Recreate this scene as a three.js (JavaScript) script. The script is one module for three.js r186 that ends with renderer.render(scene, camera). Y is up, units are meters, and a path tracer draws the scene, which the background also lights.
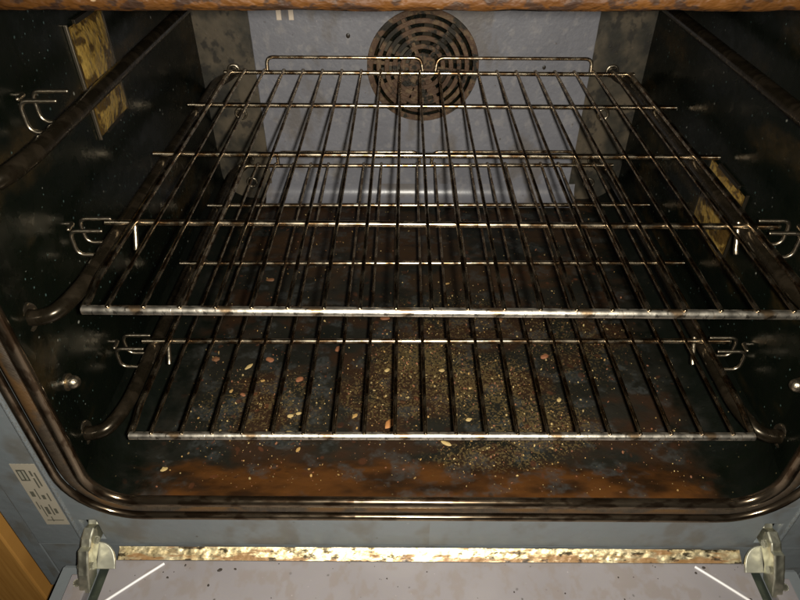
import * as THREE from 'three';
import { mergeGeometries } from 'three/addons/utils/BufferGeometryUtils.js';

// ---------- camera, light, exposure ----------
const scene = new THREE.Scene();
scene.background = new THREE.Color(0x000000);
const camera = new THREE.PerspectiveCamera(51.15, 4 / 3, 0.01, 20);
camera.rotation.order = 'YXZ';
camera.position.set(-0.020, 0.386, 0.250);
camera.rotation.set(THREE.MathUtils.degToRad(-38.8), THREE.MathUtils.degToRad(0.365), 0);
const renderer = new THREE.WebGLRenderer({ antialias: true });
renderer.toneMapping = THREE.LinearToneMapping;
renderer.toneMappingExposure = 1.0;
renderer.shadowMap.enabled = true;

// the small flash beside the lens
const flash = new THREE.SpotLight(new THREE.Color(1, 0.95, 0.84), 1.50, 0, THREE.MathUtils.degToRad(60), 1, 2);
flash.position.set(-0.006, 0.3865, 0.250);
flash.target.position.set(-0.006, 0.06, -0.130); scene.add(flash.target);
flash.castShadow = true; flash.shadow.radius = 0.25; flash.shadow.mapSize.set(2048, 2048);
flash.shadow.camera.near = 0.01; flash.shadow.camera.far = 3;
scene.add(flash);

// ---------- helpers ----------
let seed = 7;
const rnd = () => { seed = (seed + 0x6d2b79f5) | 0; let t = Math.imul(seed ^ (seed >>> 15), 1 | seed); t = (t + Math.imul(t ^ (t >>> 7), 61 | t)) ^ t; return ((t ^ (t >>> 14)) >>> 0) / 4294967296; };
const rr = (a, b) => a + (b - a) * rnd();
const clamp = (x, a = 0, b = 1) => Math.min(b, Math.max(a, x));
const sstep = (a, b, x) => { const t = clamp((x - a) / (b - a)); return t * t * (3 - 2 * t); };
const mix = (a, b, t) => a + (b - a) * t;
const mix3 = (a, b, t) => [mix(a[0], b[0], t), mix(a[1], b[1], t), mix(a[2], b[2], t)];
function hash(x, y, s) { let h = Math.imul(x, 374761393) ^ Math.imul(y, 668265263) ^ Math.imul(s, 1274126177); h = Math.imul(h ^ (h >>> 13), 1274126177); return ((h ^ (h >>> 16)) >>> 0) / 4294967296; }
function vnoise(x, y, s) {
  const xi = Math.floor(x), yi = Math.floor(y); let fx = x - xi, fy = y - yi;
  fx = fx * fx * (3 - 2 * fx); fy = fy * fy * (3 - 2 * fy);
  return mix(mix(hash(xi, yi, s), hash(xi + 1, yi, s), fx), mix(hash(xi, yi + 1, s), hash(xi + 1, yi + 1, s), fx), fy);
}
function fbm(x, y, s, o = 4) { let a = 0.5, v = 0, n = 0; for (let i = 0; i < o; i++) { v += a * vnoise(x, y, s + i * 17); n += a; a *= 0.55; x *= 2.03; y *= 2.03; } return v / n; }
// round flecks: one possible fleck per cell; returns 0..1
function flecks(x, y, s, p, rmin, rmax) {
  const xi = Math.floor(x), yi = Math.floor(y); let best = 0;
  for (let j = -1; j < 2; j++) for (let i = -1; i < 2; i++) {
    const cx = xi + i, cy = yi + j;
    if (hash(cx, cy, s) > p) continue;
    const dx = x - cx - hash(cx, cy, s + 1), dy = y - cy - hash(cx, cy, s + 2), r = mix(rmin, rmax, hash(cx, cy, s + 3) ** 2);
    const e = 0.4 + 0.6 * hash(cx, cy, s + 4), an = hash(cx, cy, s + 5) * 3.14;
    const u = dx * Math.cos(an) + dy * Math.sin(an), v = (-dx * Math.sin(an) + dy * Math.cos(an)) / e;
    best = Math.max(best, clamp((r - Math.hypot(u, v)) / (r * 0.4)) * (0.4 + 0.6 * hash(cx, cy, s + 6)));
  }
  return best;
}
const toS = (c) => 255 * (c <= 0.0031308 ? 12.92 * c : 1.055 * Math.pow(c, 1 / 2.4) - 0.055);
function colourTex(w, h, fn) {           // fn(u, v) -> linear rgb
  const d = new Uint8Array(w * h * 4);
  for (let j = 0; j < h; j++) for (let i = 0; i < w; i++) {
    const c = fn((i + 0.5) / w, (j + 0.5) / h), k = 4 * (j * w + i);
    d[k] = toS(clamp(c[0])); d[k + 1] = toS(clamp(c[1])); d[k + 2] = toS(clamp(c[2])); d[k + 3] = 255;
  }
  const t = new THREE.DataTexture(d, w, h); t.colorSpace = THREE.SRGBColorSpace;
  t.wrapS = t.wrapT = THREE.RepeatWrapping; t.magFilter = THREE.LinearFilter; t.minFilter = THREE.LinearMipmapLinearFilter; t.generateMipmaps = true; t.needsUpdate = true; return t;
}
function greyTex(w, h, fn) {
  const d = new Uint8Array(w * h * 4);
  for (let j = 0; j < h; j++) for (let i = 0; i < w; i++) { const c = 255 * clamp(fn((i + 0.5) / w, (j + 0.5) / h)), k = 4 * (j * w + i); d[k] = d[k + 1] = d[k + 2] = c; d[k + 3] = 255; }
  const t = new THREE.DataTexture(d, w, h);
  t.wrapS = t.wrapT = THREE.RepeatWrapping; t.magFilter = THREE.LinearFilter; t.minFilter = THREE.LinearMipmapLinearFilter; t.generateMipmaps = true; t.needsUpdate = true; return t;
}
const lin = (r, g, b) => new THREE.Color().setRGB(r, g, b);
const taken = {};
function numbered(n) { const k = taken[n] = (taken[n] ?? -1) + 1; return k ? n + '_' + String(k).padStart(3, '0') : n; }
function add(parent, name, geo, mat) {
  const m = new THREE.Mesh(geo, mat); m.name = parent === scene ? numbered(name) : name;
  m.castShadow = m.receiveShadow = true; parent.add(m); return m;
}
function V(x, y, z) { return new THREE.Vector3(x, y, z); }
function rod(points, r, radial = 10, seg = 0, closed = false) {     // round wire through points with small bends
  const path = new THREE.CurvePath();
  const c = new THREE.CatmullRomCurve3(points, closed, 'centripetal');
  return new THREE.TubeGeometry(c, seg || points.length * 6, r, radial, closed);
}
function bent(points, r, bend, radial = 10) {                        // straight runs with rounded corners of radius bend, capped
  const out = [points[0].clone()];
  for (let i = 1; i < points.length - 1; i++) {
    const p = points[i], a = points[i - 1].clone().sub(p), b = points[i + 1].clone().sub(p);
    const d = Math.min(bend, a.length() * 0.49, b.length() * 0.49); a.setLength(d); b.setLength(d);
    const s = p.clone().add(a), e = p.clone().add(b);
    for (let k = 0; k <= 6; k++) { const t = k / 6; out.push(s.clone().multiplyScalar((1 - t) ** 2).add(p.clone().multiplyScalar(2 * t * (1 - t))).add(e.clone().multiplyScalar(t * t))); }
  }
  out.push(points[points.length - 1].clone());
  return sweepWire(out, r, radial);
}
function sweepWire(pts, r, radial) {
  const pos = [], nor = [], uv = [], idx = []; let up = null, len = 0;
  const T = pts.map((p, i) => pts[Math.min(i + 1, pts.length - 1)].clone().sub(pts[Math.max(i - 1, 0)]).normalize());
  let n = Math.abs(T[0].y) < 0.9 ? V(0, 1, 0) : V(1, 0, 0);
  pts.forEach((p, i) => {
    n = n.clone().sub(T[i].clone().multiplyScalar(n.dot(T[i]))).normalize(); const b = T[i].clone().cross(n);
    if (i) len += p.distanceTo(pts[i - 1]);
    for (let k = 0; k <= radial; k++) {
      const a = k / radial * Math.PI * 2, d = n.clone().multiplyScalar(Math.cos(a)).add(b.clone().multiplyScalar(Math.sin(a)));
      pos.push(p.x + d.x * r, p.y + d.y * r, p.z + d.z * r); nor.push(d.x, d.y, d.z); uv.push(len / 0.05, k / radial * 0.4);
    }
  });
  const R = radial + 1;
  for (let i = 0; i < pts.length - 1; i++) for (let k = 0; k < radial; k++) { const a = i * R + k, b = a + R; idx.push(a, a + 1, b, b, a + 1, b + 1); }
  for (const [i, s] of [[0, -1], [pts.length - 1, 1]]) {             // rounded cap
    const c = pos.length / 3, t = T[i].clone().multiplyScalar(s), p = pts[i];
    pos.push(p.x + t.x * r * 0.5, p.y + t.y * r * 0.5, p.z + t.z * r * 0.5); nor.push(t.x, t.y, t.z); uv.push(0, 0);
    for (let k = 0; k < radial; k++) { const a = i * R + k; s > 0 ? idx.push(a, a + 1, c) : idx.push(a + 1, a, c); }
  }
  const g = new THREE.BufferGeometry();
  g.setAttribute('position', new THREE.Float32BufferAttribute(pos, 3)); g.setAttribute('normal', new THREE.Float32BufferAttribute(nor, 3));
  g.setAttribute('uv', new THREE.Float32BufferAttribute(uv, 2)); g.setIndex(idx); return g;
}
function box(w, h, d, x, y, z, bev = 0) {
  let g;
  if (bev) {
    const s = new THREE.Shape(); const a = w / 2 - bev, b = h / 2 - bev;
    s.moveTo(-a, -b); s.lineTo(a, -b); s.lineTo(a, b); s.lineTo(-a, b); s.closePath();
    g = new THREE.ExtrudeGeometry(s, { depth: Math.max(d - 2 * bev, 1e-5), bevelEnabled: true, bevelSize: bev, bevelThickness: bev, bevelSegments: 2, curveSegments: 4 });
    g.translate(0, 0, -Math.max(d - 2 * bev, 1e-5) / 2);
  } else g = new THREE.BoxGeometry(w, h, d);
  g.translate(x, y, z); return g;
}
function grid(nu, nv, fn) {                                          // fn(u, v) -> [x, y, z, uu, vv]
  const pos = [], uv = [], idx = [];
  for (let j = 0; j <= nv; j++) for (let i = 0; i <= nu; i++) { const p = fn(i / nu, j / nv); pos.push(p[0], p[1], p[2]); uv.push(p[3] ?? i / nu, p[4] ?? j / nv); }
  for (let j = 0; j < nv; j++) for (let i = 0; i < nu; i++) { const a = j * (nu + 1) + i, b = a + nu + 1; idx.push(a, a + 1, b, b, a + 1, b + 1); }
  const g = new THREE.BufferGeometry(); g.setAttribute('position', new THREE.Float32BufferAttribute(pos, 3)); g.setAttribute('uv', new THREE.Float32BufferAttribute(uv, 2));
  g.setIndex(idx); g.computeVertexNormals(); return g;
}

// ---------- dimensions (metres; cavity floor y = 0, oven front z = 0, centre x = 0) ----------
const HW = 0.238, TOP = 0.330, DEEP = -0.430, RAD = 0.034;
// the mouth outline: list of { x, y, nx, ny, s } running round the rounded rectangle, starting mid floor, counter-clockwise
function outline() {
  const L = []; const put = (x, y, nx, ny) => { const q = L[L.length - 1]; L.push({ x, y, nx, ny, s: q ? q.s + Math.hypot(x - q.x, y - q.y) : 0 }); };
  const line = (x0, y0, x1, y1, nx, ny, n) => { for (let i = 0; i <= n; i++) put(mix(x0, x1, i / n), mix(y0, y1, i / n), nx, ny); };
  const arc = (cx, cy, a0) => { for (let i = 1; i < 10; i++) { const a = (a0 + i * 9) * Math.PI / 180; put(cx + RAD * Math.cos(a), cy + RAD * Math.sin(a), Math.cos(a), Math.sin(a)); } };
  line(0, 0, HW - RAD, 0, 0, -1, 24); arc(HW - RAD, RAD, 270);
  line(HW, RAD, HW, TOP - RAD, 1, 0, 24); arc(HW - RAD, TOP - RAD, 0);
  line(HW - RAD, TOP, -HW + RAD, TOP, 0, 1, 40); arc(-HW + RAD, TOP - RAD, 90);
  line(-HW, TOP - RAD, -HW, RAD, -1, 0, 24); arc(-HW + RAD, RAD, 180);
  line(-HW + RAD, 0, 0, 0, 0, -1, 24);
  return L;
}
const LOOP = outline(), iR0 = 24, iR1 = 24 + 9 + 1 + 24 + 1, iTop1 = iR1 + 9 + 41 - 1;
// sweep a profile [[outward, z], ...] round part of the outline
function sweep(profile, i0, i1, wob = 0) {
  const n = i1 - i0, m = profile.length - 1; const cum = [0];
  for (let k = 1; k <= m; k++) cum.push(cum[k - 1] + Math.hypot(profile[k][0] - profile[k - 1][0], profile[k][1] - profile[k - 1][1]));
  const pos = [], uv = [], idx = [];
  for (let k = 0; k <= m; k++) for (let i = i0; i <= i1; i++) {
    const nL = LOOP.length - 1, wrap = i > nL, p = LOOP[wrap ? i - nL : i], ps = p.s + (wrap ? LOOP[nL].s : 0), o = profile[k][0] + (wob ? wob * (fbm(ps * 90, k * 0.7, 91, 3) - 0.5) : 0);
    pos.push(p.x + p.nx * o, p.y + p.ny * o, profile[k][1]); uv.push(ps, cum[k]);
  }
  for (let k = 0; k < m; k++) for (let i = 0; i < n; i++) { const a = k * (n + 1) + i, b = a + n + 1; idx.push(a, b, a + 1, b, b + 1, a + 1); }
  const g = new THREE.BufferGeometry(); g.setAttribute('position', new THREE.Float32BufferAttribute(pos, 3)); g.setAttribute('uv', new THREE.Float32BufferAttribute(uv, 2));
  g.setIndex(idx); g.computeVertexNormals(); return g;
}
const circ = (o, z, r, n = 14, a0 = 0, a1 = 360) => Array.from({ length: n + 1 }, (_, k) => { const a = (a0 + (a1 - a0) * k / n) * Math.PI / 180; return [o + r * Math.cos(a), z + r * Math.sin(a)]; });

// ---------- materials ----------
// black enamel with pale flecks and dried spatter; uv in metres, tile 0.5 m
const enamelMap = colourTex(1536, 1536, (u, v) => {
  const x = u * 500, y = v * 500;
  const cl = sstep(0.48, 0.72, fbm(x / 60, y / 60, 3));
  let c = mix3([0.0015, 0.0028, 0.0018], [0.0042, 0.0052, 0.0032], fbm(x / 22, y / 22, 5));
  c = mix3(c, [0.050, 0.030, 0.010], 0.5 * sstep(0.56, 0.78, fbm(x / 35 + 40, y / 70, 9)) * fbm(x / 3, y / 5, 12));
  const f = flecks(x / 6, y / 6, 21, 0.10 + 0.44 * cl, 0.05, 0.18);
  c = mix3(c, [0.085, 0.14, 0.13], f * 0.85);
  const g = flecks(x / 15, y / 15, 31, 0.2, 0.04, 0.10); c = mix3(c, [0.22, 0.22, 0.19], g);
  return c;
});
const enamelRough = greyTex(768, 768, (u, v) => 0.16 + 0.34 * fbm(u * 60, v * 60, 51, 4));
const enamelBump = greyTex(1024, 1024, (u, v) => 0.5 * fbm(u * 90, v * 90, 61, 4) + 0.5 * flecks(u * 83, v * 83, 21, 0.3, 0.05, 0.17));
for (const t of [enamelMap, enamelRough, enamelBump]) t.repeat.set(2, 2);
const enamel = new THREE.MeshPhysicalMaterial({ map: enamelMap, roughness: 0.85, roughnessMap: enamelRough, bumpMap: enamelBump, bumpScale: 0.00025, specularIntensity: 0.25 });

// the floor: burnt grease, rust-brown stains, ash and dust; uv 0..1 over the pan (u across, v from the back to the front)
const FW = 2 * (HW - RAD) + Math.PI * RAD, FD = -DEEP;
const ashSpots = [[-0.005, -0.146, 0.050, 0.034, 1.0], [0.040, -0.118, 0.070, 0.045, 0.75], [-0.03, -0.105, 0.06, 0.04, 0.5], [0.085, -0.075, 0.055, 0.036, 0.75], [-0.13, -0.095, 0.07, 0.05, 0.35], [0.13, -0.17, 0.07, 0.07, 0.3], [0.03, -0.20, 0.09, 0.06, 0.3], [0.05, -0.045, 0.06, 0.02, 0.5]];
const ashAt = (x, z) => { let a = 0; for (const [cx, cz, rx, rz, k] of ashSpots) a = Math.max(a, k * sstep(1.3, 0.15, Math.hypot((x - cx) / rx, (z - cz) / rz))); return a; };
const floorMap = colourTex(1920, 1600, (u, v) => {
  const x = (u - 0.5) * FW, z = DEEP + v * FD, X = x * 1000, Z = z * 1000;
  let c = mix3([0.0045, 0.0055, 0.0040], [0.018, 0.016, 0.012], fbm(X / 30, Z / 30, 103));
  const rust = sstep(0.46, 0.66, fbm(X / 45 + 9, Z / 30, 111));                         // baked grease, everywhere in patches
  c = mix3(c, [0.032, 0.014, 0.006], 0.6 * rust * sstep(0.225, 0.175, Math.abs(x) + 0.05 * (fbm(X / 14, Z / 14, 105) - 0.5)));
  const side = sstep(0.222, 0.165, Math.abs(x) + 0.07 * (fbm(X / 14, Z / 10, 119) - 0.5));
  const front = side * sstep(-0.040, -0.028, z + 0.020 * (fbm(X / 18, Z / 12, 117) - 0.5));           // the run of baked fat along the lip
  c = mix3(c, mix3([0.018, 0.008, 0.003], [0.080, 0.030, 0.007], sstep(0.20, 0.76, fbm(X / 30, Z / 12, 121))), 0.88 * front);
  const back = sstep(0.42, 0.62, fbm(X / 50 + 3, Z / 26 + 8, 131)) * sstep(-0.22, -0.27, z);
  c = mix3(c, [0.040, 0.021, 0.009], 0.6 * back);
  const grey = sstep(0.52, 0.68, fbm(X / 18, Z / 14, 141)) * fbm(X / 2, Z / 2, 143, 2);     // scuffed bluish film
  const edge = sstep(0.185, 0.225, Math.abs(x) + 0.05 * (fbm(X / 12, Z / 12, 147) - 0.5));
  c = mix3(c, [0.045, 0.048, 0.046], 0.7 * grey * (1 - edge));
  c = mix3(c, mix3([0.0015, 0.0028, 0.0018], [0.0042, 0.0052, 0.0032], fbm(X / 22, Z / 22, 5)), edge);
  const ash = ashAt(x, z);
  const grain = sstep(0.62 - 0.34 * ash, 0.80 - 0.28 * ash, fbm(X / 1.3, Z / 1.3, 151, 3)) * sstep(0.02, 0.35, ash);
  c = mix3(c, [0.10, 0.070, 0.028], 0.7 * grain);
  const f = flecks(X / 5, Z / 5, 161, 0.10 + 0.5 * ash, 0.05, 0.15); c = mix3(c, [0.20, 0.155, 0.075], f * 0.8);
  const d = (1 - edge) * flecks(X / 12, Z / 12, 171, 0.4, 0.1, 0.34); c = mix3(c, mix3([0.10, 0.036, 0.016], [0.004, 0.004, 0.003], hash(Math.floor(X / 36), Math.floor(Z / 36), 7)), d * 0.7);
  return c;
});
const floorRough = greyTex(1024, 1024, (u, v) => { const z = DEEP + v * FD; return mix(0.34, 0.24, sstep(-0.046, -0.036, z)) + 0.34 * fbm(u * 60, v * 60, 181, 4); });
const floorBump = greyTex(1536, 1536, (u, v) => 0.5 * fbm(u * 70, v * 70, 191, 5) + 0.3 * fbm(u * 14, v * 14, 193, 3) + 0.2 * flecks(u * 80, v * 84, 161, 0.4, 0.05, 0.3));
const floorMat = new THREE.MeshPhysicalMaterial({ map: floorMap, roughness: 1, roughnessMap: floorRough, bumpMap: floorBump, bumpScale: 0.0010, specularIntensity: 0.3 });

// lilac grey back liner, uv in metres
const linerMap = colourTex(1024, 1024, (u, v) => {
  const x = u * 400, y = v * 400;
  let c = mix3([0.138, 0.138, 0.156], [0.196, 0.196, 0.218], fbm(x / 40, y / 40, 201));
  c = mix3(c, [0.30, 0.28, 0.27], 0.35 * sstep(0.55, 0.8, fbm(x / 7, y / 9, 205)));
  c = mix3(c, [0.055, 0.038, 0.022], 0.8 * flecks(x / 16, y / 16, 211, 0.22, 0.03, 0.11));
  c = mix3(c, [0.40, 0.37, 0.34], 0.8 * flecks(x / 9, y / 9, 221, 0.12, 0.03, 0.08));
  c = mix3(c, [0.10, 0.075, 0.045], 0.45 * sstep(0.58, 0.76, fbm(x / 28 + 7, y / 50 + 2, 231)));
  return c;
});
linerMap.repeat.set(2.5, 2.5);
const linerBump = greyTex(768, 768, (u, v) => fbm(u * 130, v * 130, 241, 3)); linerBump.repeat.set(2.5, 2.5);
const liner = new THREE.MeshPhysicalMaterial({ map: linerMap, roughness: 0.52, bumpMap: linerBump, bumpScale: 0.0004 });
const coveMat = new THREE.MeshPhysicalMaterial({ map: linerMap, roughness: 0.30, bumpMap: linerBump, bumpScale: 0.00006 });
// brown-dusted enamel of the back wall behind the liner
const backMap = colourTex(1024, 1024, (u, v) => {
  const x = u * 500, y = v * 500;
  let c = mix3([0.020, 0.018, 0.012], [0.085, 0.066, 0.042], sstep(0.25, 0.75, fbm(x / 20, y / 24, 251)));
  c = mix3(c, [0.012, 0.010, 0.007], 0.8 * sstep(0.55, 0.7, fbm(x / 9, y / 12, 255)));
  c = mix3(c, [0.15, 0.10, 0.05], 0.6 * flecks(x / 8, y / 8, 257, 0.3, 0.03, 0.12));
  return c;
});
backMap.repeat.set(2, 2);
const backMat = new THREE.MeshPhysicalMaterial({ map: backMap, roughness: 0.6, bumpMap: enamelBump, bumpScale: 0.0005 });

// chromed wire: bright metal under brown baked film in patches
function wireTex(a, b, k, s) { return colourTex(512, 128, (u, v) => { const n = sstep(k, k + 0.25, fbm(u * 5, v * 5, s, 4)); let c = mix3(a, b, n); return mix3(c, [0.02, 0.014, 0.008], 0.7 * sstep(0.66, 0.78, fbm(u * 16, v * 12, s + 50, 3))); }); }
const chromeMap = wireTex([0.74, 0.68, 0.58], [0.40, 0.28, 0.17], 0.48, 301);
const barMap = wireTex([0.56, 0.47, 0.34], [0.20, 0.125, 0.065], 0.40, 305);
const barRough = greyTex(512, 128, (u, v) => 0.13 + 0.28 * fbm(u * 10, v * 8, 323, 4));
const wireRough = greyTex(512, 128, (u, v) => 0.26 + 0.26 * fbm(u * 10, v * 8, 321, 4));
const wireBump = greyTex(512, 128, (u, v) => fbm(u * 16, v * 10, 331, 4));
const chrome = new THREE.MeshStandardMaterial({ map: chromeMap, metalness: 1, roughness: 1, roughnessMap: wireRough, bumpMap: wireBump, bumpScale: 0.00012 });
const barMat = new THREE.MeshStandardMaterial({ map: barMap, metalness: 1, roughness: 1, roughnessMap: barRough, bumpMap: null, bumpScale: 0.0001 });
const railMat = new THREE.MeshStandardMaterial({ map: wireTex([0.052, 0.039, 0.025], [0.026, 0.020, 0.012], 0.32, 341), metalness: 0.75, roughness: 1, roughnessMap: barRough, bumpMap: wireBump, bumpScale: 0.00006 });
const clipMat = new THREE.MeshStandardMaterial({ color: lin(0.42, 0.36, 0.27), metalness: 1, roughness: 0.32, bumpMap: wireBump, bumpScale: 0.0003 });

// rim, gasket, frame
const rimMap = colourTex(1024, 64, (u, v) => { const x = u * 500; let c = mix3([0.14, 0.095, 0.058], [0.32, 0.255, 0.18], fbm(x / 20, v * 3, 351)); return mix3(c, [0.05, 0.024, 0.010], 0.7 * sstep(0.40, 0.62, fbm(x / 11, v * 4, 355))); });
rimMap.repeat.set(2, 60);
const rimRough = greyTex(512, 64, (u, v) => 0.08 + 0.22 * fbm(u * 30, v * 4, 361, 4)); rimRough.repeat.set(2, 60);
const rimMat = new THREE.MeshStandardMaterial({ map: rimMap, metalness: 0.95, roughness: 1, roughnessMap: rimRough });
const greaseMap = colourTex(1024, 128, (u, v) => {
  const x = u * 500, y = v * 20; let c = mix3([0.020, 0.007, 0.0015], [0.060, 0.023, 0.0035], fbm(x / 14, y / 6, 371));
  c = mix3(c, [0.014, 0.007, 0.004], 0.9 * sstep(0.50, 0.64, fbm(x / 5, y / 3, 375)));
  return mix3(c, [0.30, 0.22, 0.14], 0.8 * flecks(x / 9, y / 4, 377, 0.18, 0.05, 0.16));
});
greaseMap.repeat.set(2, 50);
const greaseBump = greyTex(1024, 128, (u, v) => fbm(u * 160, v * 10, 381, 4)); greaseBump.repeat.set(2, 50);
const greaseMat = new THREE.MeshPhysicalMaterial({ map: greaseMap, roughness: 0.6, specularIntensity: 0.3, bumpMap: greaseBump, bumpScale: 0.0009 });
// woven fibre gasket soaked with fat
const gasketMap = colourTex(2048, 64, (u, v) => {
  const x = u * 500, w = 0.5 + 0.5 * Math.sin(x * 8 + Math.sin(v * 6.283) * 1.2);
  let c = mix3([0.022, 0.015, 0.009], [0.085, 0.062, 0.04], w * fbm(x / 3, v * 6, 391)); c = mix3(c, [0.085, 0.042, 0.012], 0.75 * sstep(0.4, 0.62, fbm(x / 24, v * 2, 395)));
  return c;
});
gasketMap.repeat.set(2, 40);
const gasketBump = greyTex(2048, 64, (u, v) => 0.3 * (0.5 + 0.5 * Math.sin(u * 500 * 8 + Math.sin(v * 6.283) * 1.2)) + 0.4 * fbm(u * 300, v * 8, 397)); gasketBump.repeat.set(2, 40);
const gasketMat = new THREE.MeshPhysicalMaterial({ map: gasketMap, roughness: 0.5, bumpMap: gasketBump, bumpScale: 0.0006 });
const frameMap = colourTex(1024, 1024, (u, v) => {
  const x = u * 600, y = v * 600; let c = mix3([0.150, 0.168, 0.178], [0.192, 0.210, 0.220], fbm(x / 70, y / 70, 401));
  c = mix3(c, [0.125, 0.112, 0.090], 0.6 * sstep(0.5, 0.72, fbm(x / 24, y / 30, 405)));
  c = mix3(c, [0.34, 0.34, 0.32], 0.5 * flecks(x / 11, y / 11, 407, 0.12, 0.04, 0.10));
  return mix3(c, [0.05, 0.035, 0.02], 0.7 * flecks(x / 13, y / 13, 409, 0.16, 0.03, 0.10));
});
frameMap.repeat.set(1 / 0.6, 1 / 0.6);
const frameBump = greyTex(512, 512, (u, v) => fbm(u * 90, v * 90, 411, 4)); frameBump.repeat.set(1 / 0.6, 1 / 0.6);
const frameMat = new THREE.MeshPhysicalMaterial({ map: frameMap, roughness: 0.42, metalness: 0.15, bumpMap: frameBump, bumpScale: 0.0003 });
const doorMap = colourTex(1536, 1024, (u, v) => {
  const x = u * 520, y = v * 400; let c = mix3([0.205, 0.188, 0.194], [0.27, 0.25, 0.255], fbm(x / 50, y / 50, 421));
  c = mix3(c, [0.20, 0.16, 0.13], 0.4 * sstep(0.5, 0.7, fbm(x / 9, y / 12, 425)));
  c = mix3(c, [0.035, 0.028, 0.022], 0.85 * flecks(x / 13, y / 13, 431, 0.30, 0.03, 0.10));
  return mix3(c, [0.55, 0.52, 0.5], 0.6 * flecks(x / 10, y / 10, 433, 0.14, 0.02, 0.06));
});
const doorMat = new THREE.MeshPhysicalMaterial({ map: doorMap, roughness: 0.38 });
const steel = new THREE.MeshStandardMaterial({ color: lin(0.70, 0.68, 0.54), metalness: 1, roughness: 0.42, bumpMap: frameBump, bumpScale: 0.0015 });
const cheekMat = new THREE.MeshStandardMaterial({ color: lin(0.46, 0.45, 0.37), metalness: 0.7, roughness: 0.5, bumpMap: frameBump, bumpScale: 0.0008 });
const darkSteel = new THREE.MeshStandardMaterial({ color: lin(0.10, 0.12, 0.10), metalness: 0.8, roughness: 0.28 });
const ribMat = new THREE.MeshPhysicalMaterial({ color: lin(0.72, 0.70, 0.70), roughness: 0.35 });
const crustMap = colourTex(2048, 128, (u, v) => {
  const x = u * 480, y = v * 9; let c = mix3([0.60, 0.46, 0.22], [0.80, 0.72, 0.50], fbm(x / 9, y / 4, 441));
  const d = sstep(0.42, 0.70, fbm(x / 14, y / 2.6, 445) + 0.22 * (v - 0.45) ); c = mix3(c, [0.22, 0.10, 0.025], 0.9 * d);
  return mix3(c, [0.025, 0.016, 0.008], 0.9 * sstep(0.58, 0.72, fbm(x / 7, y / 3, 449) + 0.06 * sstep(0.5, 0.7, fbm(x / 30, 1, 451))));
});
const crustMetal = greyTex(2048, 128, (u, v) => { const x = u * 480, y = v * 9; return 1 - 0.8 * sstep(0.46, 0.72, fbm(x / 14, y / 2.6, 445) + 0.22 * (v - 0.45)); });
const crustRough = greyTex(1024, 64, (u, v) => 0.28 + 0.4 * fbm(u * 150, v * 6, 455, 4));
const crustBump = greyTex(2048, 128, (u, v) => fbm(u * 480 / 5, v * 9 / 3, 449, 3));
const crustMat = new THREE.MeshStandardMaterial({ map: crustMap, metalness: 0.9, metalnessMap: crustMetal, roughness: 1, roughnessMap: crustRough, bumpMap: crustBump, bumpScale: 0.0004 });
const woodMap = colourTex(512, 512, (u, v) => { const x = u * 200, y = v * 400, g = fbm(x / 2.2 + 3 * fbm(x / 40, y / 90, 461), y / 60, 463, 4); return mix3([0.30, 0.135, 0.028], [0.52, 0.27, 0.070], g); });
const woodMat = new THREE.MeshPhysicalMaterial({ map: woodMap, roughness: 0.45, bumpMap: null });

// ---------- the oven ----------
const oven = new THREE.Group(); oven.name = 'oven'; scene.add(oven);
oven.userData = { label: 'dirty built-in oven with a black speckled cavity, round fan cover and open door', category: 'oven' };

// cavity shell: it draws in a little at the mouth (the lip)
const zs = []; for (let k = 0; k <= 40; k++) zs.push(mix(DEEP, -0.034, k / 40)); zs.push(-0.030, -0.024, -0.018, -0.012, -0.007, -0.003);
const shellProfile = zs.map((z) => [-0.0055 * sstep(-0.036, -0.004, z) - (z > -0.033 ? 0.0006 : 0), z]);
function shell(name, i0, i1) {
  const g = sweep(shellProfile, i0, i1);
  const m = add(oven, name, g, enamel); return m;
}
const fl = (() => {                                                     // floor pan, a little dished and buckled
  const P = [...LOOP.slice(142, LOOP.length - 1), ...LOOP.slice(0, 35)], S = [0];
  for (let i = 1; i < P.length; i++) S.push(S[i - 1] + Math.hypot(P[i].x - P[i - 1].x, P[i].y - P[i - 1].y));
  const g = grid(P.length - 1, zs.length - 1, (uu, v) => {
    const i = Math.round(uu * (P.length - 1)), k = Math.round(v * (zs.length - 1)), z = zs[k], q = P[i], u = S[i] / S[S.length - 1], x = (u - 0.5) * FW;
    const e = sstep(0.13, 0.25, Math.min(u, 1 - u)) * sstep(-0.43, -0.40, z) * sstep(-0.028, -0.06, z);
    const o = shellProfile[k][0] - e * (0.0012 * (fbm(x * 30, z * 30, 501) - 0.5) - 0.001);
    return [q.x + q.nx * o, q.y + q.ny * o, z, u, (z - DEEP) / FD];
  });
  const p = g.index.array; for (let i = 0; i < p.length; i += 3) { const t = p[i]; p[i] = p[i + 1]; p[i + 1] = t; } g.computeVertexNormals();
  return add(oven, 'floor_pan', g, floorMat);
})();
fl.userData.label = 'black floor pan crusted with burnt fat, rust stains and ash';
shell('side_wall', 34, iR1); shell('ceiling_panel', iR1, iTop1); shell('side_wall', iTop1, 142);

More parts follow.
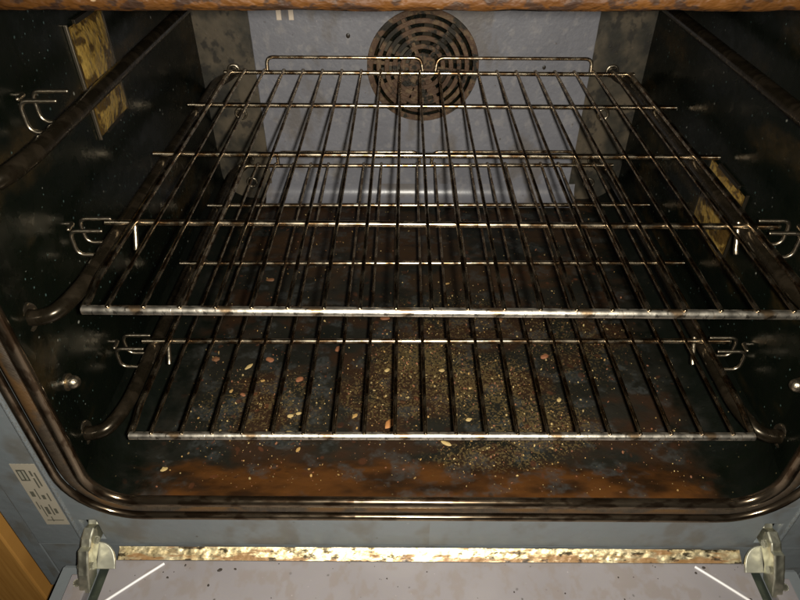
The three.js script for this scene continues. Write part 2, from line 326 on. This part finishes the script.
// back wall with the fan opening, liner plate, cove
const FANY = 0.161, FANR = 0.059;
function loopShape(o) { const s = new THREE.Shape(); LOOP.forEach((p, i) => (i ? s.lineTo(p.x + p.nx * o, p.y + p.ny * o) : s.moveTo(p.x + p.nx * o, p.y + p.ny * o))); return s; }
function hole(r) { const h = new THREE.Path(); h.absarc(0, FANY, r, 0, Math.PI * 2, true); return h; }
{
  const s = loopShape(0.004); s.holes.push(hole(FANR - 0.002));
  const g = new THREE.ExtrudeGeometry(s, { depth: 0.003, bevelEnabled: false, curveSegments: 48 }); g.translate(0, 0, DEEP - 0.003); add(oven, 'back_wall', g, backMat);
  const q = new THREE.Shape(); q.moveTo(-0.178, 0.022); q.lineTo(0.178, 0.022); q.lineTo(0.178, 0.332); q.lineTo(-0.178, 0.332); q.closePath(); q.holes.push(hole(FANR));
  const g2 = new THREE.ExtrudeGeometry(q, { depth: 0.0015, bevelEnabled: true, bevelSize: 0.0008, bevelThickness: 0.0008, bevelSegments: 2, curveSegments: 48 }); g2.translate(0, 0, DEEP + 0.0022);
  const bp = add(oven, 'back_panel', g2, liner); bp.userData.label = 'lilac grey back panel of the cavity';
  const cv = add(bp, 'lower_cove', grid(60, 12, (u, v) => { const a = v * Math.PI / 2, x = mix(-0.186, 0.186, u); return [x, 0.0225 - 0.0205 * Math.sin(a), DEEP + 0.0250 - 0.0205 * Math.cos(a), x, 0.03 * v]; }), coveMat);
  for (const x of [-0.147, -0.1345]) add(bp, 'mounting_tab', box(0.0052, 0.010, 0.002, x, 0.2135, DEEP + 0.006, 0.0006), new THREE.MeshStandardMaterial({ color: lin(0.62, 0.52, 0.42), roughness: 0.4 }));
  // small blisters and burnt drips on the panel
  const drip = new THREE.MeshPhysicalMaterial({ color: lin(0.02, 0.014, 0.009), roughness: 0.4 });
  for (const [x, y, r] of [[-0.078, 0.193, 0.0022], [0.129, 0.161, 0.0019], [-0.05, 0.222, 0.0024], [0.09, 0.128, 0.0014], [-0.115, 0.12, 0.0013]]) { const d = new THREE.SphereGeometry(r, 10, 6); d.scale(1, 1.2, 0.35); d.translate(x, y, DEEP + 0.0047); add(bp, 'burnt_spot', d, drip); }
}
// fan cover: pierced rings on spokes in front of a dark chamber with the fan wheel
{
  const cover = new THREE.Group(); cover.name = 'fan_cover'; oven.add(cover); cover.position.set(0, FANY, DEEP + 0.004);
  cover.userData.label = 'round slotted fan cover burnt brown';
  const fanMap = colourTex(768, 768, (u, v) => {
    const x = (u - 0.5) * 130, y = (v - 0.5) * 130; let c = mix3([0.055, 0.030, 0.018], [0.14, 0.080, 0.045], fbm(x / 9, y / 9, 511));
    c = mix3(c, [0.19, 0.13, 0.07], 0.6 * sstep(0.5, 0.7, fbm(x / 5, y / 5, 513))); const an = Math.atan2(y, x) * 180 / Math.PI, bl = Math.max(sstep(16, 8, Math.abs(an - 136)), sstep(12, 6, Math.abs(an - 50)), sstep(9, 5, Math.abs(an + 12))); return mix3(c, [0.012, 0.012, 0.008], 0.92 * Math.max(sstep(0.54, 0.66, fbm(x / 9 + 5, y / 9, 515)), bl * sstep(0.36, 0.5, fbm(x / 7, y / 7, 517))));
  });
  const fanMat = new THREE.MeshPhysicalMaterial({ map: fanMap, roughness: 0.45, metalness: 0.25, bumpMap: linerBump, bumpScale: 0.0005 });
  const fit = (g) => { const p = g.attributes.position, uv = g.attributes.uv; for (let i = 0; i < p.count; i++) uv.setXY(i, p.getX(i) / 0.13 + 0.5, p.getY(i) / 0.13 + 0.5); return g; };
  const ring = (r0, r1, d = 0.0012) => { const b = 0.0005, pr = [[r0 ? r0 : 0, 0], [r0 ? r0 : 0, d - (r0 ? b : 0)], [r0 ? r0 + b : 0, d], [r1 - b, d], [r1, d - b], [r1, 0]].map(([x, y]) => new THREE.Vector2(x, y)); const g = new THREE.LatheGeometry(pr, 60); g.rotateX(Math.PI / 2); const t = g.toNonIndexed(); t.computeVertexNormals(); return fit(t); };
  for (const [a, b] of [[0.0530, 0.0595], [0.0445, 0.0495], [0.0360, 0.0410], [0.0275, 0.0325], [0.0190, 0.0240]]) add(cover, 'ring', ring(a, b), fanMat);
  add(cover, 'hub', ring(0, 0.0150), fanMat);
  for (let k = 0; k < 6; k++) {
    const a = Math.PI / 2 + 0.42 + k * Math.PI / 3, g = box(0.045, 0.0040, 0.0011, 0.0325, 0, 0.0001); g.rotateZ(a); add(cover, 'spoke', fit(g), fanMat);
  }
  // flat closed sectors in the lower half
  for (const [a0, a1, r0, r1] of [[3.55, 4.35, 0.012, 0.046], [4.85, 5.3, 0.012, 0.032], [4.3, 4.9, 0.012, 0.050]]) {
    const s = new THREE.Shape(); s.absarc(0, 0, r1, a0, a1, false); s.absarc(0, 0, r0, a1, a0, true); s.closePath();
    const g = new THREE.ExtrudeGeometry(s, { depth: 0.0006, bevelEnabled: false, curveSegments: 16 }); g.translate(0, 0, -0.0009); add(cover, 'closed_sector', fit(g), fanMat);
  }
  const can = new THREE.CylinderGeometry(FANR + 0.012, FANR + 0.012, 0.04, 40, 1, true); can.rotateX(Math.PI / 2); can.translate(0, 0, -0.0275); add(cover, 'fan_chamber', mergeGeometries([can, (() => { const d = new THREE.CircleGeometry(FANR + 0.012, 40); d.translate(0, 0, -0.0475); return d; })()]), enamel);
  const wheel = []; for (let k = 0; k < 9; k++) { const g = box(0.036, 0.012, 0.0012, 0.031, 0, 0); g.rotateX(0.6); g.rotateZ(k * Math.PI * 2 / 9); g.translate(0, 0, -0.026); wheel.push(g); }
  add(cover, 'fan_wheel', mergeGeometries(wheel), new THREE.MeshStandardMaterial({ color: lin(0.09, 0.075, 0.055), roughness: 0.5, metalness: 0.6 }));
  const sg = new THREE.SphereGeometry(0.0042, 16, 10); sg.scale(1, 1, 0.5); sg.translate(0.001, -0.007, 0.0017); add(cover, 'screw', sg, clipMat);
}

// runners, grommets, clips on both walls
const RACKX = 0.006, YU = 0.162, YL = 0.059;
const LEVELS = [[0.0522, 'low'], [0.1552, 'mid'], [0.2400, 'high']];
const ringGeo = (() => { const g = new THREE.TorusGeometry(0.0058, 0.0016, 8, 20); return g; })();
for (const s of [-1, 1]) for (const [y] of LEVELS) {
  const R = 0.0049, xr = s * 0.2135;
  const g = bent([V(s * 0.241, y - 0.004, -0.024), V(s * 0.222, y - 0.003, -0.024), V(xr, y, -0.046), V(xr, y, -0.392), V(s * 0.203, y + 0.001, -0.412), V(s * 0.203, y + 0.001, -0.4315)], R, 0.014, 14);
  const rail = add(oven, 'rack_runner', g, railMat);
  const c = ringGeo.clone(); c.scale(1.25, 1.25, 1.3); c.rotateY(Math.PI / 2); c.translate(s * 0.2365, y - 0.004, -0.024); add(rail, 'wall_grommet', c, clipMat);
  const c2 = ringGeo.clone(); c2.translate(s * 0.203, y + 0.001, -0.4285); add(rail, 'rear_grommet', c2, clipMat);
  // guide clip: two C-shaped wires joined by a cross wire at the top
  const yt = y + 0.0145, yb = y - 0.004, clip = new THREE.Group(); clip.name = 'guide_clip'; oven.add(clip);
  for (const z of [-0.088, -0.103]) add(clip, 'clip_wire', bent([V(s * 0.2125, yt, z), V(s * 0.2335, yt, z), V(s * 0.2335, yb, z), V(s * 0.2125, yb, z)], 0.0013, 0.006, 8), clipMat);
  add(clip, 'clip_stay', bent([V(s * 0.2395, yt + 0.0005, -0.0955), V(s * 0.2335, yt + 0.001, -0.0955), V(s * 0.2335, yt + 0.001, -0.0875)], 0.0014, 0.002, 8), clipMat);
}
for (const s of [-1, 1]) {
  const knob = new THREE.Group(); knob.name = 'wall_screw'; oven.add(knob);
  const a = new THREE.CylinderGeometry(0.0052, 0.0058, 0.003, 20); a.rotateZ(Math.PI / 2); a.translate(s * 0.2365, 0.092, -0.030); add(knob, 'washer', a, clipMat);
  const b = new THREE.SphereGeometry(0.0045, 16, 10); b.scale(1.1, 1, 1); b.translate(s * 0.2325, 0.092, -0.030); add(knob, 'screw_head', b, clipMat);
  for (const y of [0.108, 0.022]) { const c = ringGeo.clone(); c.translate(s * 0.203, y, -0.4288); add(oven, 'rear_ring', c, clipMat); }
}
// lamp covers: a metal frame round a greasy glass over a reflector
{
  
  const lampMap = colourTex(512, 512, (u, v) => { const n = fbm(u * 7, v * 7, 521); let c = mix3([0.10, 0.055, 0.010], [0.36, 0.22, 0.05], n); return mix3(c, [0.035, 0.018, 0.006], 0.8 * sstep(0.52, 0.66, fbm(u * 12 + 5, v * 12, 523))); });
  const glassMap = colourTex(256, 256, (u, v) => mix3(mix3([0.36, 0.21, 0.04], [0.62, 0.42, 0.11], fbm(u * 9, v * 9, 531)), [0.06, 0.028, 0.008], 0.85 * sstep(0.48, 0.62, fbm(u * 6 + 2, v * 8, 533))));
  const glass = new THREE.MeshPhysicalMaterial({ map: glassMap, transmission: 0.6, thickness: 0, roughness: 0.3, bumpMap: greyTex(256, 256, (u, v) => fbm(u * 14, v * 14, 535, 3)), bumpScale: 0.0015 });
  const reflector = new THREE.MeshStandardMaterial({ map: lampMap, metalness: 0.55, roughness: 0.45 });
  for (const [s, y0, y1, z0, z1] of [[-1, 0.196, 0.270, -0.226, -0.172], [1, 0.092, 0.152, -0.230, -0.166]]) {
    const lamp = new THREE.Group(); lamp.name = 'lamp_cover'; oven.add(lamp);
    const x = s * HW, cy = (y0 + y1) / 2, cz = (z0 + z1) / 2, h = y1 - y0, d = z1 - z0;
    const pos = (w, hh, dd, ox, yy, zz) => box(w * 0.4, hh, dd * 0.6, x - s * ox * 0.4, yy, zz, 0.0004);
    add(lamp, 'reflector', grid(12, 12, (u, v) => { const a = (u - 0.5) * 2, b = (v - 0.5) * 2; return [x - s * (0.0015 + 0.001 * fbm(u * 5, v * 5, 3)), cy + b * h / 2, cz + a * d / 2, u, v]; }), reflector);
    const gl = grid(14, 14, (u, v) => { const a = (u - 0.5) * 2, b = (v - 0.5) * 2; return [x - s * (0.0025 + 0.003 * (1 - a ** 4) * (1 - b ** 4)), cy + b * (h / 2 - 0.001), cz + a * (d / 2 - 0.001), u, v]; });
    add(lamp, 'glass', gl, glass);
    const fr = new THREE.MeshStandardMaterial({ color: lin(0.02, 0.016, 0.010), metalness: 0.5, roughness: 0.4 });
    add(lamp, 'frame_bar', pos(0.006, h + 0.004, 0.003, 0.003, cy, z1 + 0.0015), s < 0 ? clipMat : fr); add(lamp, 'frame_bar', pos(0.006, h + 0.004, 0.003, 0.003, cy, z0 - 0.0015), fr);
    add(lamp, 'frame_bar', pos(0.006, 0.003, d, 0.003, y1 + 0.0005, cz), fr); add(lamp, 'frame_bar', pos(0.006, 0.003, d, 0.003, y0 - 0.0005, cz), fr);
    lamp.userData.label = s < 0 ? 'amber glass lamp cover high on the wall' : 'amber glass lamp cover low on the wall behind the racks';
  }
}
// rim of the mouth, gasket, outer bead
{
  const n = LOOP.length - 1, j0 = iR1, j1 = iTop1;
  const beadIn = circ(-0.0028, -0.002, 0.0040, 16), gas = circ(0.0068, -0.0062, 0.0054, 14), beadOut = circ(0.0150, -0.0018, 0.0028, 14);
  add(oven, 'mouth_rim', sweep(beadIn, j1, n + j0), rimMat);
  add(oven, 'mouth_rim', sweep(beadIn, j0, j1, 0.0016), greaseMat).userData.label = 'upper rim coated in orange-brown baked fat';
  add(oven, 'door_gasket', sweep(gas, j1, n + j0, 0.0006), gasketMat);
  add(oven, 'door_gasket', sweep(gas, j0, j1, 0.0016), greaseMat);
  add(oven, 'frame_bead', sweep(beadOut, 88, 88 + n), rimMat);
  add(oven, 'gasket_channel', sweep([[-0.0015, -0.0085], [0.0175, -0.0090]], 88, 88 + n), railMat);
  // front frame plate round it
  const FXO = 0.293, s = new THREE.Shape(); s.moveTo(-FXO, -0.052); s.lineTo(FXO, -0.052); s.lineTo(FXO, 0.47); s.lineTo(-FXO, 0.47); s.closePath();
  const h = new THREE.Path(); LOOP.forEach((p, i) => { const x = p.x + p.nx * 0.0168, y = p.y + p.ny * 0.0168; i ? h.lineTo(x, y) : h.moveTo(x, y); }); s.holes.push(h);
  for (const sx of [-1, 1]) { const k = new THREE.Path(), cx = sx * 0.247; k.moveTo(cx - 0.007, -0.046); k.lineTo(cx + 0.007, -0.046); k.lineTo(cx + 0.007, -0.020); k.lineTo(cx - 0.007, -0.020); k.closePath(); s.holes.push(k); }
  const g = new THREE.ExtrudeGeometry(s, { depth: 0.004, bevelEnabled: true, bevelSize: 0.0012, bevelThickness: 0.0012, bevelSegments: 3 }); g.translate(0, 0, -0.0065);
  const frame = add(oven, 'front_frame', g, frameMat);
  for (const sx of [-1, 1]) {
    add(frame, 'side_fold', bent([V(sx * 0.2585, -0.044, -0.0014), V(sx * 0.2585, 0.45, -0.0014)], 0.0016, 0.001, 10), frameMat);
    add(frame, 'side_trim', box(0.014, 0.585, 0.008, sx * 0.3015, 0.1725, -0.007, 0.001), frameMat);
  }
  for (const sx of [-1, 1]) add(oven, 'hinge_pocket', box(0.024, 0.036, 0.002, sx * 0.247, -0.033, -0.036), darkSteel);
  add(oven, 'plinth_panel', box(0.588, 0.060, 0.004, 0, -0.084, -0.0045, 0.001), frameMat);
  // rating sticker on the left stile
  const cv = document.createElement('canvas'); cv.width = 160; cv.height = 700; const c = cv.getContext('2d');
  c.fillStyle = '#9c9484'; c.fillRect(0, 0, 160, 700);
  c.fillStyle = '#4b4a40'; const bar = (x, y, w, hh) => c.fillRect(x, y, w, hh);
  bar(16, 60, 60, 120); c.fillStyle = '#8f8b7c'; bar(24, 76, 18, 90); bar(52, 70, 14, 100); c.fillStyle = '#57554a';
  for (const [x, y, w, hh] of [[96, 70, 14, 60], [122, 90, 12, 150], [98, 150, 12, 110], [20, 300, 26, 60], [60, 270, 8, 120], [84, 340, 22, 50], [124, 320, 10, 90], [18, 420, 8, 90], [36, 460, 8, 140], [56, 480, 22, 90], [92, 450, 10, 130], [112, 500, 20, 60], [22, 640, 116, 10], [60, 600, 8, 60]]) bar(x, y, w, hh);
  const st = new THREE.CanvasTexture(cv); st.colorSpace = THREE.SRGBColorSpace;
  const sg = new THREE.PlaneGeometry(0.0165, 0.071); add(frame, 'rating_sticker', box(0.0165, 0.071, 0.0003, -0.2695, 0.0095, -0.00105), new THREE.MeshPhysicalMaterial({ map: st, roughness: 0.5 })).userData.label = 'small white rating sticker with rows of dark print';
}
// open door, lying level below the mouth
{
  const door = new THREE.Group(); door.name = 'open_door'; oven.add(door); door.position.set(0, -0.0585, 0.0075);
  const pane = box(0.472, 0.004, 0.40, 0, -0.002, 0.2005, 0.0008); { const p = pane.attributes.position, uv = pane.attributes.uv; for (let i = 0; i < p.count; i++) uv.setXY(i, p.getX(i) / 0.52 + 0.5, p.getZ(i) / 0.4); }
  add(door, 'inner_pane', pane, doorMat).userData.label = 'lilac grey inner pane sprinkled with dark crumbs';
  add(door, 'door_body', box(0.548, 0.030, 0.42, 0, -0.0215, 0.2105, 0.003), frameMat);
  for (const s of [-1, 1]) {
    add(door, 'side_channel', box(0.007, 0.004, 0.40, s * 0.2405, -0.0045, 0.2045, 0.0006), darkSteel);
    const st = box(0.014, 0.008, 0.40, s * 0.2535, -0.0020, 0.2125, 0.001); { const p = st.attributes.position, uv = st.attributes.uv; for (let i = 0; i < p.count; i++) uv.setXY(i, p.getX(i) / 0.52 + 0.5, p.getZ(i) / 0.4); }
    add(door, 'side_strip', st, doorMat);
    const rib = rod([V(s * 0.1965, 0.0004, 0.0035), V(s * 0.212, 0.0006, 0.0165), V(s * 0.232, 0.0006, 0.0335)], 0.0011, 8, 12); add(door, 'corner_rib', rib, ribMat);
    // hinge: a bent arm out of the frame slot, a cheek plate and a pin
    const hg = new THREE.Group(); hg.name = 'hinge'; door.add(hg);
    const sh = new THREE.Shape(); [[-0.026, 0.016], [-0.026, 0.028], [-0.008, 0.030], [-0.004, 0.027], [0.001, 0.030], [0.008, 0.028], [0.012, 0.024], [0.016, 0.025], [0.026, 0.012], [0.032, 0.001], [0.020, 0.001], [0.014, 0.010], [0.004, 0.016]].forEach(([z, y], i) => (i ? sh.lineTo(z, y) : sh.moveTo(z, y))); sh.closePath();
    const arm = new THREE.ExtrudeGeometry(sh, { depth: 0.0055, bevelEnabled: true, bevelSize: 0.0012, bevelThickness: 0.0012, bevelSegments: 3 }); arm.rotateY(-Math.PI / 2); arm.translate(s * 0.2470 + 0.00275, 0, -0.0075); add(hg, 'arm', arm, steel);
    const ck = new THREE.Shape(); ck.moveTo(0.0115, -0.002); ck.lineTo(-0.001, -0.002); ck.lineTo(-0.001, 0.016); ck.quadraticCurveTo(0.0115, 0.015, 0.0115, -0.002);
    const cheek = new THREE.ExtrudeGeometry(ck, { depth: 0.0014, bevelEnabled: true, bevelSize: 0.0005, bevelThickness: 0.0005, bevelSegments: 2, curveSegments: 10 }); if (s > 0) { cheek.translate(0, 0, -0.0014); cheek.rotateY(Math.PI); } cheek.rotateX(-0.85); cheek.translate(s * 0.2425, 0.0035, 0.0065); add(hg, 'cheek_plate', cheek, cheekMat);
    for (const [y, z] of [[0.023, -0.002], [0.014, 0.0125]]) { const pin = new THREE.CylinderGeometry(0.0028, 0.0028, 0.011, 14); pin.rotateZ(Math.PI / 2); pin.translate(s * 0.2465, y, z); add(hg, 'pin', pin, steel); }
    const bolt = new THREE.SphereGeometry(0.0030, 14, 10); bolt.scale(1, 0.7, 1); bolt.translate(s * 0.2535, 0.0035, 0.020); add(hg, 'bolt', bolt, steel);
  }
  // crusted metal trim between the frame and the door: lumpy strip leaning towards the opening
  const trim = grid(300, 8, (u, v) => {
    const x = mix(-0.232, 0.232, u), e = v * (1 - v) * 4, n = 0.0016 * e * (fbm(x * 420, v * 4, 601, 3) - 0.45);
    return [x, 0.0055 - 0.0048 * v + n * 0.85, -0.0072 + 0.0082 * v + n * 0.5, u, v];
  });
  const p = trim.index.array; for (let i = 0; i < p.length; i += 3) { const t = p[i]; p[i] = p[i + 1]; p[i + 1] = t; } trim.computeVertexNormals();
  add(door, 'trim_strip', trim, crustMat).userData.label = 'crusty metal strip along the door hinge line';
}

// ---------- wooden cabinet at the left ----------
{
  const m = add(scene, 'kitchen_cabinet', mergeGeometries([box(0.12, 0.62, 0.018, -0.3785, 0.16, -0.010, 0.0015)]), woodMat);
  const uv = m.geometry.attributes.uv, p = m.geometry.attributes.position; for (let i = 0; i < p.count; i++) uv.setXY(i, p.getX(i) / 0.2, p.getY(i) / 0.4);
  m.userData = { label: 'orange-brown wooden cabinet panel beside the oven', category: 'cabinet' };
}

// ---------- the two wire racks ----------
function makeRack() {
  const t = new THREE.Group();
  const zC = [0, -0.0919, -0.1953, -0.2976, -0.3860], half = [0.2045, 0.226, 0.226, 0.226, 0.212];
  const rC = [0.0027, 0.0021, 0.0021, 0.0021, 0.0023];
  zC.forEach((z, k) => add(t, k === 0 ? 'front_bar' : k === 4 ? 'rear_bar' : 'cross_bar', bent([V(-half[k], 0, z), V(-half[k] / 2, 0, z), V(half[k] / 2, 0, z), V(half[k], 0, z)], rC[k], 0.001, 12), k ? barMat : chrome));
  for (let k = 0; k < 20; k++) {
    const x = (k - 9.5) * 0.020, j = 0.0004 * (hash(k, 3, 77) - 0.5), zm = -0.193, sag = 0.0004 * hash(k, 9, 78);
    add(t, 'wire', bent([V(x + j, 0.0030, 0.0010), V(x, 0.0031, -0.010), V(x + j * 2, 0.0031 - sag, zm), V(x, 0.0031, -0.3855), V(x, 0.0016, -0.3885)], 0.0013, 0.004, 8), barMat);
  }
  for (const s of [-1, 1]) {
    add(t, 'side_bar', bent([V(s * 0.2045, 0, -0.0005), V(s * 0.2045, 0.0008, -0.012), V(s * 0.2045, 0.0036, -0.022), V(s * 0.2045, 0.0036, -0.376), V(s * 0.2045, 0.0, -0.386)], 0.0022, 0.006, 10), barMat);
    const xs = s < 0 ? -0.2070 : 0.1990; add(t, 'stop', bent([V(xs, 0.0016, -0.0945), V(xs, -0.0145, -0.0855), V(xs, -0.0165, -0.0835)], 0.0017, 0.003, 10), clipMat);
    const x0 = s * 0.168, x1 = s * 0.0085;
    add(t, 'back_stop', bent([V(x0, -0.001, -0.3895), V(x0, 0.0135, -0.3925), V(x1, 0.0135, -0.3925), V(x1 * 0.75, -0.001, -0.3895)], 0.0018, 0.007, 10), barMat);
  }
  return t;
}
const rack = makeRack(); rack.name = 'oven_rack'; scene.add(rack); rack.position.set(RACKX, YU, -0.0177); rack.rotation.z = -0.0040;
rack.userData = { label: 'upper wire rack, the larger one nearest the camera', category: 'oven rack', group: 'wire oven racks' };
const rack2 = rack.clone(); rack2.name = 'oven_rack_001'; scene.add(rack2); rack2.position.set(RACKX - 0.001, YL, -0.0145); rack2.rotation.z = 0.0055;
rack2.userData = { label: 'lower wire rack just above the crumb-strewn oven floor', category: 'oven rack', group: 'wire oven racks' };

// ---------- crumbs ----------
function lump(r, s, flat) {
  const g = new THREE.IcosahedronGeometry(r, 1), p = g.attributes.position;
  for (let i = 0; i < p.count; i++) { const x = p.getX(i), y = p.getY(i), z = p.getZ(i), k = 0.7 + 0.6 * vnoise(x / r * 1.7 + 9 + s, y / r * 1.7 + z / r * 1.3 + 5, s); p.setXYZ(i, x * k, y * k * flat, z * k); }
  g.computeVertexNormals(); return g;
}
const crumbCols = { tan: [0.34, 0.20, 0.06], pale: [0.42, 0.30, 0.12], red: [0.22, 0.085, 0.035], brown: [0.14, 0.06, 0.022], orange: [0.40, 0.17, 0.05] };
const crumbMats = {}; for (const k in crumbCols) crumbMats[k] = new THREE.MeshPhysicalMaterial({ color: lin(...crumbCols[k]), roughness: 0.7 });

const CR = [ // x, z, length, width, turn, colour, label
  [-0.1533, -0.1361, 0.0088, 0.0034, 0.9, 'pale', 'long pale yellow crumb on the floor, left of centre below the racks'],
  [-0.1366, -0.1448, 0.0075, 0.0052, -0.6, 'red', 'reddish crumb just right of the long yellow crumb'],
  [-0.1839, -0.1448, 0.0068, 0.0058, 0.2, 'brown', 'round brown crumb nearest the left wall, level with the yellow crumb'],
  [-0.1383, -0.1195, 0.0042, 0.0030, 0.4, 'tan', 'small tan crumb in front of the reddish left crumb'],
  [-0.1521, -0.1036, 0.0048, 0.0030, -0.5, 'red', 'small red crumb between two tan crumbs at left'],
  [-0.1625, -0.1075, 0.0040, 0.0028, 1.2, 'tan', 'small tan crumb left of the small red crumb'],
  [-0.1080, -0.1207, 0.0070, 0.0056, 0.7, 'red', 'wide rust-red flake on the floor between long wires, left of centre'],
  [-0.1093, -0.0812, 0.0052, 0.0034, 0.1, 'pale', 'left one of a close pair of pale crumbs near the front'],
  [-0.1030, -0.0838, 0.0042, 0.0030, 0.3, 'pale', 'right one of a close pair of pale crumbs near the front'],
  [-0.1093, -0.0641, 0.0072, 0.0032, 0.15, 'pale', 'pale flat crumb under the lower rack front bar, left of centre'],
  [-0.0302, -0.0730, 0.0112, 0.0060, 0.95, 'orange', 'large orange-brown flake behind the lower front bar'],
  [0.0136, -0.0545, 0.0078, 0.0032, -0.5, 'pale', 'long pale crumb just in front of the lower front bar'],
  [-0.0370, -0.2014, 0.0100, 0.0052, 0.1, 'red', 'reddish-brown flake beneath the upper front bar near the centre'],
  [-0.0781, -0.1588, 0.0068, 0.0042, 1.3, 'red', 'upright reddish crumb right of the second wire gap, left of ash'],
  [-0.0338, -0.1325, 0.0050, 0.0036, 0.6, 'pale', 'pale crumb at the left edge of the ash patch'],
  [0.0136, -0.1325, 0.0048, 0.0036, 0.0, 'pale', 'pale crumb in the middle of the ash patch'],
  [-0.0583, -0.0812, 0.0054, 0.0034, 1.0, 'tan', 'tan crumb left of the large orange-brown flake'],
  [-0.1558, -0.2610, 0.0080, 0.0050, 0.1, 'brown', 'brown crumb far back at the left of the floor'],
  [0.0246, -0.2560, 0.0050, 0.0030, 0.3, 'tan', 'lone tan crumb far back in the middle of the floor'],
  [-0.0990, -0.0480, 0.0050, 0.0026, 1.1, 'tan', 'thin tan crumb on the brown front strip, left of centre'],
  [-0.0891, -0.0290, 0.0050, 0.0026, 1.0, 'tan', 'thin tan crumb closest to the front rim'],
  [-0.1950, -0.0290, 0.0062, 0.0048, 0.5, 'pale', 'pale crumb in the front left corner of the floor'],
  [0.0707, -0.1999, 0.0068, 0.0046, 0.2, 'brown', 'brown crumb beneath the upper front bar, right of centre'],
  [0.1079, -0.0992, 0.0046, 0.0034, 0.8, 'pale', 'pale crumb right of the ash patch'],
  [0.0324, -0.0781, 0.0048, 0.0034, 0.4, 'pale', 'pale crumb just behind the lower front bar, right of centre'],
  [0.1050, -0.1500, 0.0070, 0.0050, 0.5, 'red', 'reddish flake on the right half of the floor'],
];
CR.forEach(([x, z, l, w, a, c, label], i) => {
  const g = lump(0.5, i * 3 + 1, 0.42); g.scale(l, w, w); g.rotateY(a); g.computeBoundingBox();
  const m = add(scene, 'crumb', g, crumbMats[c]); m.position.set(x, 0.0004 - g.boundingBox.min.y * 0.6, z);
  m.userData = { label, category: 'crumb', group: 'large crumbs on the oven floor' };
});
// fine crumbs and grit: uncountable
{
  const N = 3000, im = new THREE.InstancedMesh(lump(0.5, 5, 0.7), new THREE.MeshPhysicalMaterial({ color: lin(1, 1, 1), roughness: 0.75 }), N);
  im.name = 'crumb_grit'; im.castShadow = im.receiveShadow = true; const M = new THREE.Matrix4(), q = new THREE.Quaternion(), e = new THREE.Euler(); let n = 0;
  const cols = Object.values(crumbCols);
  while (n < N) {
    const x = rr(-0.2, 0.2), z = rr(-0.40, -0.008), d = 0.04 + ashAt(x, z) + 0.16 * sstep(-0.2, -0.1, z) * sstep(0.4, 0.7, fbm(x * 30, z * 30, 701));
    if (rnd() > d) continue;
    const r = mix(0.0004, 0.0017, rnd() ** 3), y = z > -0.034 ? 0.0055 * sstep(-0.036, -0.004, z) + 0.0006 : 0;
    e.set(rr(0, 3), rr(0, 6), rr(0, 3)); q.setFromEuler(e); M.compose(V(x, y + r * 0.2, z), q, V(r * rr(0.8, 1.8), r, r)); im.setMatrixAt(n, M);
    const c = cols[Math.floor(rnd() * 3.4) % 5], k = rr(0.5, 1.1); im.setColorAt(n, lin(c[0] * k, c[1] * k, c[2] * k)); n++;
  }
  im.userData = { label: 'fine crumbs and grit scattered over the oven floor', category: 'crumbs', kind: 'stuff' }; scene.add(im);
}
// dark grit on the open door
{
  const N = 90, im = new THREE.InstancedMesh(lump(0.5, 11, 0.6), new THREE.MeshPhysicalMaterial({ color: lin(0.03, 0.022, 0.016), roughness: 0.7 }), N);
  im.name = 'door_grit'; im.castShadow = im.receiveShadow = true; const M = new THREE.Matrix4(), q = new THREE.Quaternion(), e = new THREE.Euler();
  for (let i = 0; i < N; i++) { const r = mix(0.0006, 0.0026, rnd() ** 3); e.set(0, rr(0, 6), 0); q.setFromEuler(e); M.compose(V(rr(-0.23, 0.23), -0.0585 + r * 0.2, 0.010 + 0.14 * rnd() ** 1.4), q, V(r * rr(0.8, 1.8), r * 0.7, r)); im.setMatrixAt(i, M); }
  im.userData = { label: 'dark grit sprinkled on the open door pane', category: 'grit', kind: 'stuff' }; scene.add(im);
}
renderer.render(scene, camera);
